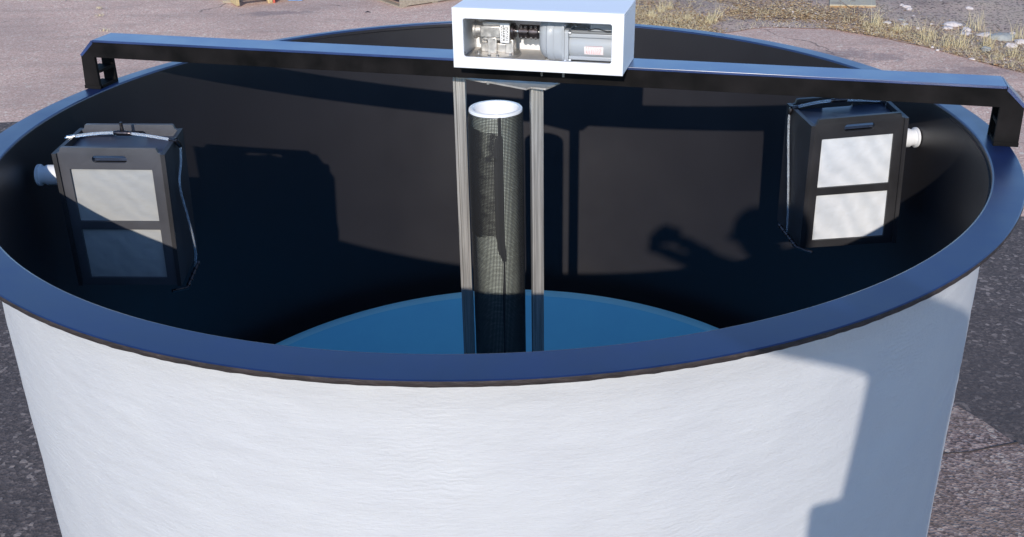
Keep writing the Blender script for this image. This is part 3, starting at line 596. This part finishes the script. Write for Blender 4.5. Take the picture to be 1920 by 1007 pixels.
for i in range(26, 56):
    a = math.radians(-178)+ (i-26+.5)*2*math.pi/NR; f_ = (i-26)/30; z0 = -.30+.02*f_-.012*math.sin(f_*3.1); z1 = -.030-.022*f_
    strip_v(mb, a, z0, z1, R2, .00085, .0006)
K2 = 30
for q in range(nring):
    z = PT-.007-(q+.5)*pz
    if z < -.295 or z > -.034: continue
    vs = []
    for i in range(K2+1):
        a = math.radians(-178)+math.radians(97)*i/K2
        for dr, dz in ((0, .0008), (.0006, .0008), (.0006, -.0008)): vs.append((PX+(R2+.0002+dr)*math.cos(a), PY+(R2+.0002+dr)*math.sin(a), z+dz-.012*i/K2*(z > -.1)))
    mb.add(vs, [(i*3+j, (i+1)*3+j, (i+1)*3+j+1, i*3+j+1) for i in range(K2) for j in range(2)])
mb.build('netting_overlap', NET, sp, smooth=0)
mb = MB()      # overlapped netting seam on the front
aS = math.radians(-84)
outs = [(-.008, .004, -.002), (-.05, .005, -.004), (-.062, .0065, -.011), (-.11, .008, -.014), (-.2, .0065, -.0145), (-.30, .007, -.012), (-.335, .009, -.008), (-.36, .009, .002), (-.365, .006, .003), (-.5, .005, .0), (-.8, .004, -.0015), (-1.25, .004, -.001)]
vs_ = []
for z, r1, r0 in outs:
    for i in range(4):
        a = aS+(r0+(r1-r0)*i/3)/RR; vs_.append((PX+(RR+.0014+.0007*(i % 2))*math.cos(a), PY+(RR+.0014+.0007*(i % 2))*math.sin(a), z))
mb.add(vs_, [(i*4+j, i*4+j+1, i*4+j+5, i*4+j+4) for i in range(len(outs)-1) for j in range(3)]); mb.build('seam', NET, sp, smooth=0)

# ------------------------------------------------------------------ filter boxes
def filter_box(FL, FR, BL, BR, dFL, dFR, H, label, side, hose_pts, fit_pts, stub, tee, lidb, FM, CM):
    FL, FR, BL, BR, dFL, dFR = [Vector((*p, 0)) for p in (FL, FR, BL, BR, dFL, dFR)]
    def xf(p):   # p = (a across, b depth, z height)
        a, b = p[0], p[1]; top = (FL*(1-a)+FR*a)*(1-b)+(BL*(1-a)+BR*a)*b; bot = dFL*(1-a)+dFR*a; t_ = -p[2]/H
        q = top+bot*t_; return Vector((q.x, q.y, p[2]))
    W = (FR-FL).length; D = (BL-FL).length; pa = .0095/W; pb = .0095/D; c = xf((.5, .5, -H))
    t = thing('filter_box', c, label, 'filter box', 'black filter boxes inside the tank')
    o = [(pa*.3, -H), (1-pa*.3, -H), (1-pa*.3, -.012), (1-pa*.9, -.010), (1-pa*1.25, -.001), (1-pa*1.6, 0), (pa*1.6, 0), (pa*1.25, -.001), (pa*.9, -.010), (pa*.3, -.012)]
    slot = lambda z0, z1: [( .5+(.165*math.cos(q)-.0*1) if abs(math.cos(q)) < 0 else .5+math.copysign(.128, math.cos(q))+.037*math.cos(q), (z0+z1)/2+(z1-z0)/2*math.sin(q)) for q in [math.pi*2*(i+.5)/24 for i in range(24)]]
    wins = [rrect(.105, -H*.525, .888, -H*.15, .004, 2), rrect(.105, -H*.945, .888, -H*.582, .004, 2)]
    X = lambda p: xf((p.x, p.y, p.z))
    f = MB().sheet([o, slot(-.033, -.017)]+wins, -pb*.3, pb*.7, X, .0004).build('front_panel', FM, t)
    for z0, z1 in ((-.525, -.15), (-.945, -.582)): MB().box((.095, pb*.35, H*z0-.004), (.898, pb*.55, H*z1+.004), X).build('screen', CM, f)
    MB().sheet([o, slot(-.030, -.014)], 1-pb*.7, 1+pb*.3, X, .0004).build('back_panel', FM, t)
    for a0, a1 in ((-pa*.7, pa*.29), (1-pa*.29, 1+pa*.7)):
        MB().box((a0, -pb*.8, -H), (a1, 1+pb*.8, -.012), X, .0).build('side_panel', HDB, t)
    MB().box((pa*.4, pb*.75, -.031), (1-pa*.4, 1-pb*.75, -.025), X).build('lid', LIDM, t)
    MB().box((pa*.4, pb*.75, -H+.001), (1-pa*.4, 1-pb*.75, -H+.008), X).build('floor_plate', HDB, t)
    # outlet pipe to the tank wall
    p0, p1 = Vector(stub[0]), Vector(stub[1]); d = (p1-p0).normalized(); L_ = (p1-p0).length
    mb = MB(); mb.tube([p0, p1-d*.019, p1-d*.0175, p1-d*.006, p1-d*.0045, p1], [.022, .022, .0195, .0195, .0235, .0235], 36)
    ou = mb.build('outlet_pipe', PVC, t, smooth=40)
    # air hose along the lid, down the side
    zl = -.012; hp = [xf((side[0]+(side[1]-side[0])*i/10, lidb[0]+(lidb[1]-lidb[0])*i/10+lidb[2]*math.sin(math.pi*i/10), zl+.011*math.sin(math.pi*i/10)*(1-.5*i/10))) for i in range(11)]
    def smooth_pts(P, n=6):
        out = []
        for i in range(len(P)-1):
            a, b_, c_, d_ = [Vector(P[max(0, min(len(P)-1, i+k_))]) for k_ in (-1, 0, 1, 2)]
            for j in range(n):
                s_ = j/n; out.append(.5*((2*b_)+(c_-a)*s_+(2*a-5*b_+4*c_-d_)*s_*s_+(3*b_-a-3*c_+d_)*s_**3))
        return out+[Vector(P[-1])]
    h1 = MB().tube(hp, .0032, 10).build('air_hose', CLEAR, t, smooth=60)
    h2 = MB().tube(smooth_pts([Vector(q) for q in hose_pts]), .0026, 10).build('air_hose', CLEAR, t, smooth=60)
    mid = hp[5]; dx = (hp[6]-hp[4]).normalized()
    mb = MB(); mb.tube([mid-dx*.020, mid-dx*.019, mid-dx*.012, mid-dx*.0118, mid+dx*.0118, mid+dx*.012, mid+dx*.019, mid+dx*.020], [.0036, .0044, .0044, .0056, .0056, .0044, .0044, .0036], 12)
    if tee: mb.tube([mid, mid+Vector((0, 0, .010)), mid+Vector((0, 0, .0102)), mid+Vector((0, 0, .024))], [.0045, .0045, .0036, .0034], 12)
    else: mb.tube([mid, mid+Vector((0, 0, .009))], [.0045, .004], 12)
    mb.build('tee_fitting', STEEL, h1, smooth=50)
    mb = MB(); e = hp[-1] if tee else hp[0]; e2 = hp[0] if tee else hp[-1]; q = Vector(hose_pts[0]); dd = (hp[-2]-hp[-1]).normalized() if tee else (hp[1]-hp[0]).normalized()
    mb.tube([e+dd*.016, e+dd*.006, e+dd*.004, e], [.0042, .0042, .0055, .0055], 12); mb.tube([e, (e+q)/2, q], [.0055, .0055, .004], 12); mb.build('elbow_fitting', STEEL, h1, smooth=50)
    mb = MB(); d2 = (hp[1]-hp[0]).normalized() if tee else (hp[-2]-hp[-1]).normalized(); mb.tube([e2+d2*.018, e2+d2*.004, e2], [.0042, .0042, .005], 12); mb.tube([e2, e2-Vector((0, 0, .014))], [.005, .004], 12); mb.build('elbow_fitting', BRIGHT, h1, smooth=50)
    mb = MB(); fp = [Vector(q) for q in fit_pts]; rad = [.0036]*len(fp); mb.tube(fp, rad, 10)
    for i in range(5):
        c0 = fp[0].lerp(fp[1], (i+.5)/5); d0 = (fp[1]-fp[0]).normalized(); mb.tube([c0-d0*.004, c0+d0*.001], [.0052, .0052], 10)
    mb.build('air_bar', STEEL, h2, smooth=50)
    return t
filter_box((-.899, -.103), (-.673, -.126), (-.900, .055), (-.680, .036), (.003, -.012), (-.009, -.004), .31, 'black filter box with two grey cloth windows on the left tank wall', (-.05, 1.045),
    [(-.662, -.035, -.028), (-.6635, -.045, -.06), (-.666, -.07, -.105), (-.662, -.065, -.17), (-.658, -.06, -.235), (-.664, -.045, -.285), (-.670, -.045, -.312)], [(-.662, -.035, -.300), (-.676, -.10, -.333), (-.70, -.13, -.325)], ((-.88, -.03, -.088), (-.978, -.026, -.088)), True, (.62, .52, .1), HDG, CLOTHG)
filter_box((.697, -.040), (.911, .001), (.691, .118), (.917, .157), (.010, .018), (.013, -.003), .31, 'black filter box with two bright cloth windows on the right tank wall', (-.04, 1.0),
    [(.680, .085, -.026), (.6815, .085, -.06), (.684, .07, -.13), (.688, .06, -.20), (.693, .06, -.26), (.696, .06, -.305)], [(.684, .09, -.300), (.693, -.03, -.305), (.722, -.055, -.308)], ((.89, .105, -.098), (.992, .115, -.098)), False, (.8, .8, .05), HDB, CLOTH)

# ------------------------------------------------------------------ photographer on a work platform, behind the lens
ST = -.34
pf = thing('work_platform', (.42, -2.70, GZ), 'alloy work platform standing in front of the tank', 'platform')
MB().box((.10, -2.95, ST-.03), (.78, -2.46, ST), ID, .004).build('deck', ALU, pf)
for x in (.12, .76):
    for y in (-2.93, -2.48): MB().tube([(x+(x-.44)*.25, y+(y+2.7)*.3, GZ), (x, y, ST-.03)], .018, 10).build('leg', ALU, pf)
    MB().tube([(x+(x-.44)*.12, -2.97, -.95), (x+(x-.44)*.12, -2.44, -.95)], .012, 8).build('brace', ALU, pf)
J = {'pel': (.355, -2.66, .33, .14, .11), 'wa': (.37, -2.66, .43, .155, .12), 'ch': (.375, -2.64, .53, .165, .12), 'up': (.355, -2.61, .61, .11, .068), 'nk': (.29, -2.54, .685, .042, .042), 'hd0': (.25, -2.49, .705, .045, .052), 'hd': (.22, -2.455, .745, .055, .062), 'hd2': (.215, -2.45, .79, .045, .052),
 'shL': (.27, -2.60, .645, .047, .047), 'elL': (.10, -2.50, .65, .032, .032), 'wrL': (-.03, -2.38, .665, .019, .017), 'paL': (-.075, -2.325, .675, .022, .014),
 'shR': (.48, -2.64, .64, .047, .047), 'elR': (.40, -2.45, .575, .032, .032), 'wrR': (.13, -2.36, .63, .019, .017), 'paR': (.075, -2.315, .655, .022, .014),
 'hiL': (.255, -2.66, .27, .08, .075), 'knL': (.25, -2.62, -.01, .05, .05), 'anL': (.24, -2.66, -.28, .032, .032), 'toL': (.235, -2.56, -.322, .03, .018),
 'hiR': (.425, -2.67, .27, .08, .075), 'knR': (.44, -2.64, -.01, .05, .05), 'anR': (.45, -2.68, -.28, .032, .032), 'toR': (.465, -2.58, -.322, .03, .018)}
ed = [('pel','wa'),('wa','ch'),('ch','up'),('up','nk'),('nk','hd0'),('hd0','hd'),('hd','hd2'),('up','shL'),('shL','elL'),('elL','wrL'),('wrL','paL'),('up','shR'),('shR','elR'),('elR','wrR'),('wrR','paR'),('pel','hiL'),('hiL','knL'),('knL','anL'),('anL','toL'),('pel','hiR'),('hiR','knR'),('knR','anR'),('anR','toR')]
pa_ = {'L': Vector(J['paL'][:3]), 'R': Vector(J['paR'][:3])}
for s_, sg in (('L', 1), ('R', -1)):
    for i in range(4):
        b = pa_[s_]+Vector((sg*.012, .012, .018-.011*i)); k1 = 'f%s%d' % (s_, i); l_ = (.9, 1, .95, .8)[i]
        J[k1+'a'] = (*b, .0075, .0075); J[k1+'b'] = (*(b+Vector((sg*.024*l_, .018, 0))), .007, .007); J[k1+'c'] = (*(b+Vector((sg*.042*l_, .008, -.002))), .0058, .0058)
        ed += [('pa'+s_, k1+'a'), (k1+'a', k1+'b'), (k1+'b', k1+'c')]
    b = pa_[s_]+Vector((0, -.004, -.022)); J['t'+s_+'a'] = (*b, .009, .009); J['t'+s_+'b'] = (*(b+Vector((sg*.025, .004, -.004))), .0075, .0075); ed += [('wr'+s_, 't'+s_+'a'), ('t'+s_+'a', 't'+s_+'b')]
ks = list(J); me = bpy.data.meshes.new('person'); me.from_pydata([Vector(J[k_][:3])*U for k_ in ks], [(ks.index(a), ks.index(b)) for a, b in ed], [])
po = bpy.data.objects.new('person', me); C.objects.link(po)
po.modifiers.new('s', 'SKIN'); po.modifiers['s'].use_smooth_shade = True; sb = po.modifiers.new('d', 'SUBSURF'); sb.levels = sb.render_levels = 2
for i, k_ in enumerate(ks):
    me.skin_vertices[0].data[i].radius = (J[k_][3]*U, J[k_][4]*U); me.skin_vertices[0].data[i].use_root = (k_ == 'pel')
me2 = bpy.data.meshes.new_from_object(po.evaluated_get(bpy.context.evaluated_depsgraph_get())); bpy.data.objects.remove(po)
po = bpy.data.objects.new('person', me2); C.objects.link(po); me2.materials.clear()
for q in (JACK, TROU, SKIN, SHOE): me2.materials.append(q)
for p in me2.polygons:
    c = p.center/U; d = {k_: (c-Vector(J[k_][:3])).length for k_ in ks}; k_ = min(d, key=d.get)
    p.material_index = 2 if (k_[0] in 'ft' and k_ not in ('toL', 'toR')) or k_ in ('paL', 'paR', 'hd0', 'hd', 'hd2', 'nk') else 3 if k_ in ('toL', 'toR') else 1 if (k_ in ('pel', 'hiL', 'hiR', 'knL', 'knR', 'anL', 'anR')) else 0
    p.use_smooth = True
tag(po, 'person in a dark jacket standing on the work platform holding a camera', 'person'); po['_w'] = (0, 0, 0)
mb = MB(); hc = Vector(J['hd'][:3])+Vector((0, -.008, .022))
bm = bmesh.new(); bmesh.ops.create_icosphere(bm, subdivisions=3, radius=1); bm.verts.index_update()
mb.add([hc+Vector((q.co.x*.066, q.co.y*.078-.01, max(-.25, q.co.z)*.078)) for q in bm.verts], [tuple(q.index for q in f_.verts) for f_ in bm.faces]); bm.free(); mb.build('hair', HAIR, po, smooth=60)
fc = Vector(J['hd'][:3])+Vector((-.006, .064, -.006)); mb = MB(); mb.tube([fc+Vector((0, .004, .012)), fc+Vector((0, .016, -.006)), fc+Vector((0, .0, -.01))], [.004, .009, .004], 8); mb.build('nose', SKIN, po, smooth=60)
for sx in (-1, 1):
    mb = MB(); mb.tube([fc+Vector((sx*.022-.004, -.006, .012)), fc+Vector((sx*.022+.004, -.006, .012))], [.004, .004], 8); mb.build('eye', INK, po)
    mb = MB(); mb.tube([fc+Vector((sx*.06, -.07, .0)), fc+Vector((sx*.064, -.07, .014))], [.008, .01], 8); mb.build('ear', SKIN, po, smooth=60)
mb = MB(); mb.tube([fc+Vector((-.014, -.004, -.03)), fc+Vector((.014, -.004, -.03))], [.003, .003], 6); mb.build('mouth', RED, po)
bagt = thing('shadow_step_bag', (.215, -2.70, .1), 'unseen black bag added to step the shadow on the tank wall', 'bag')  # unseen bag and strap, added to shape the shadow edge on the outer wall
MB().box((.172, -2.76, .12), (.255, -2.62, .385), ID, .01).build('pouch', JACK, bagt)
MB().tube([(.235, -2.66, .38), (.252, -2.63, .5), (.262, -2.62, .62), (.30, -2.62, .70)], .014, 6).build('strap', TROU, bagt)
ct = thing('camera', (.0, -2.29, .655), 'small black camera held in the hands of the person', 'camera')
MB().box((-.045, -2.30, .655), (.035, -2.27, .705), ID, .005).build('body', HD, ct)
MB().cyl((-.003, 0, .682), .018, -2.269, -2.235, 'y', 24).build('lens', STEEL, ct)
for o in bpy.data.objects:
    if '_w' in o: del o['_w']
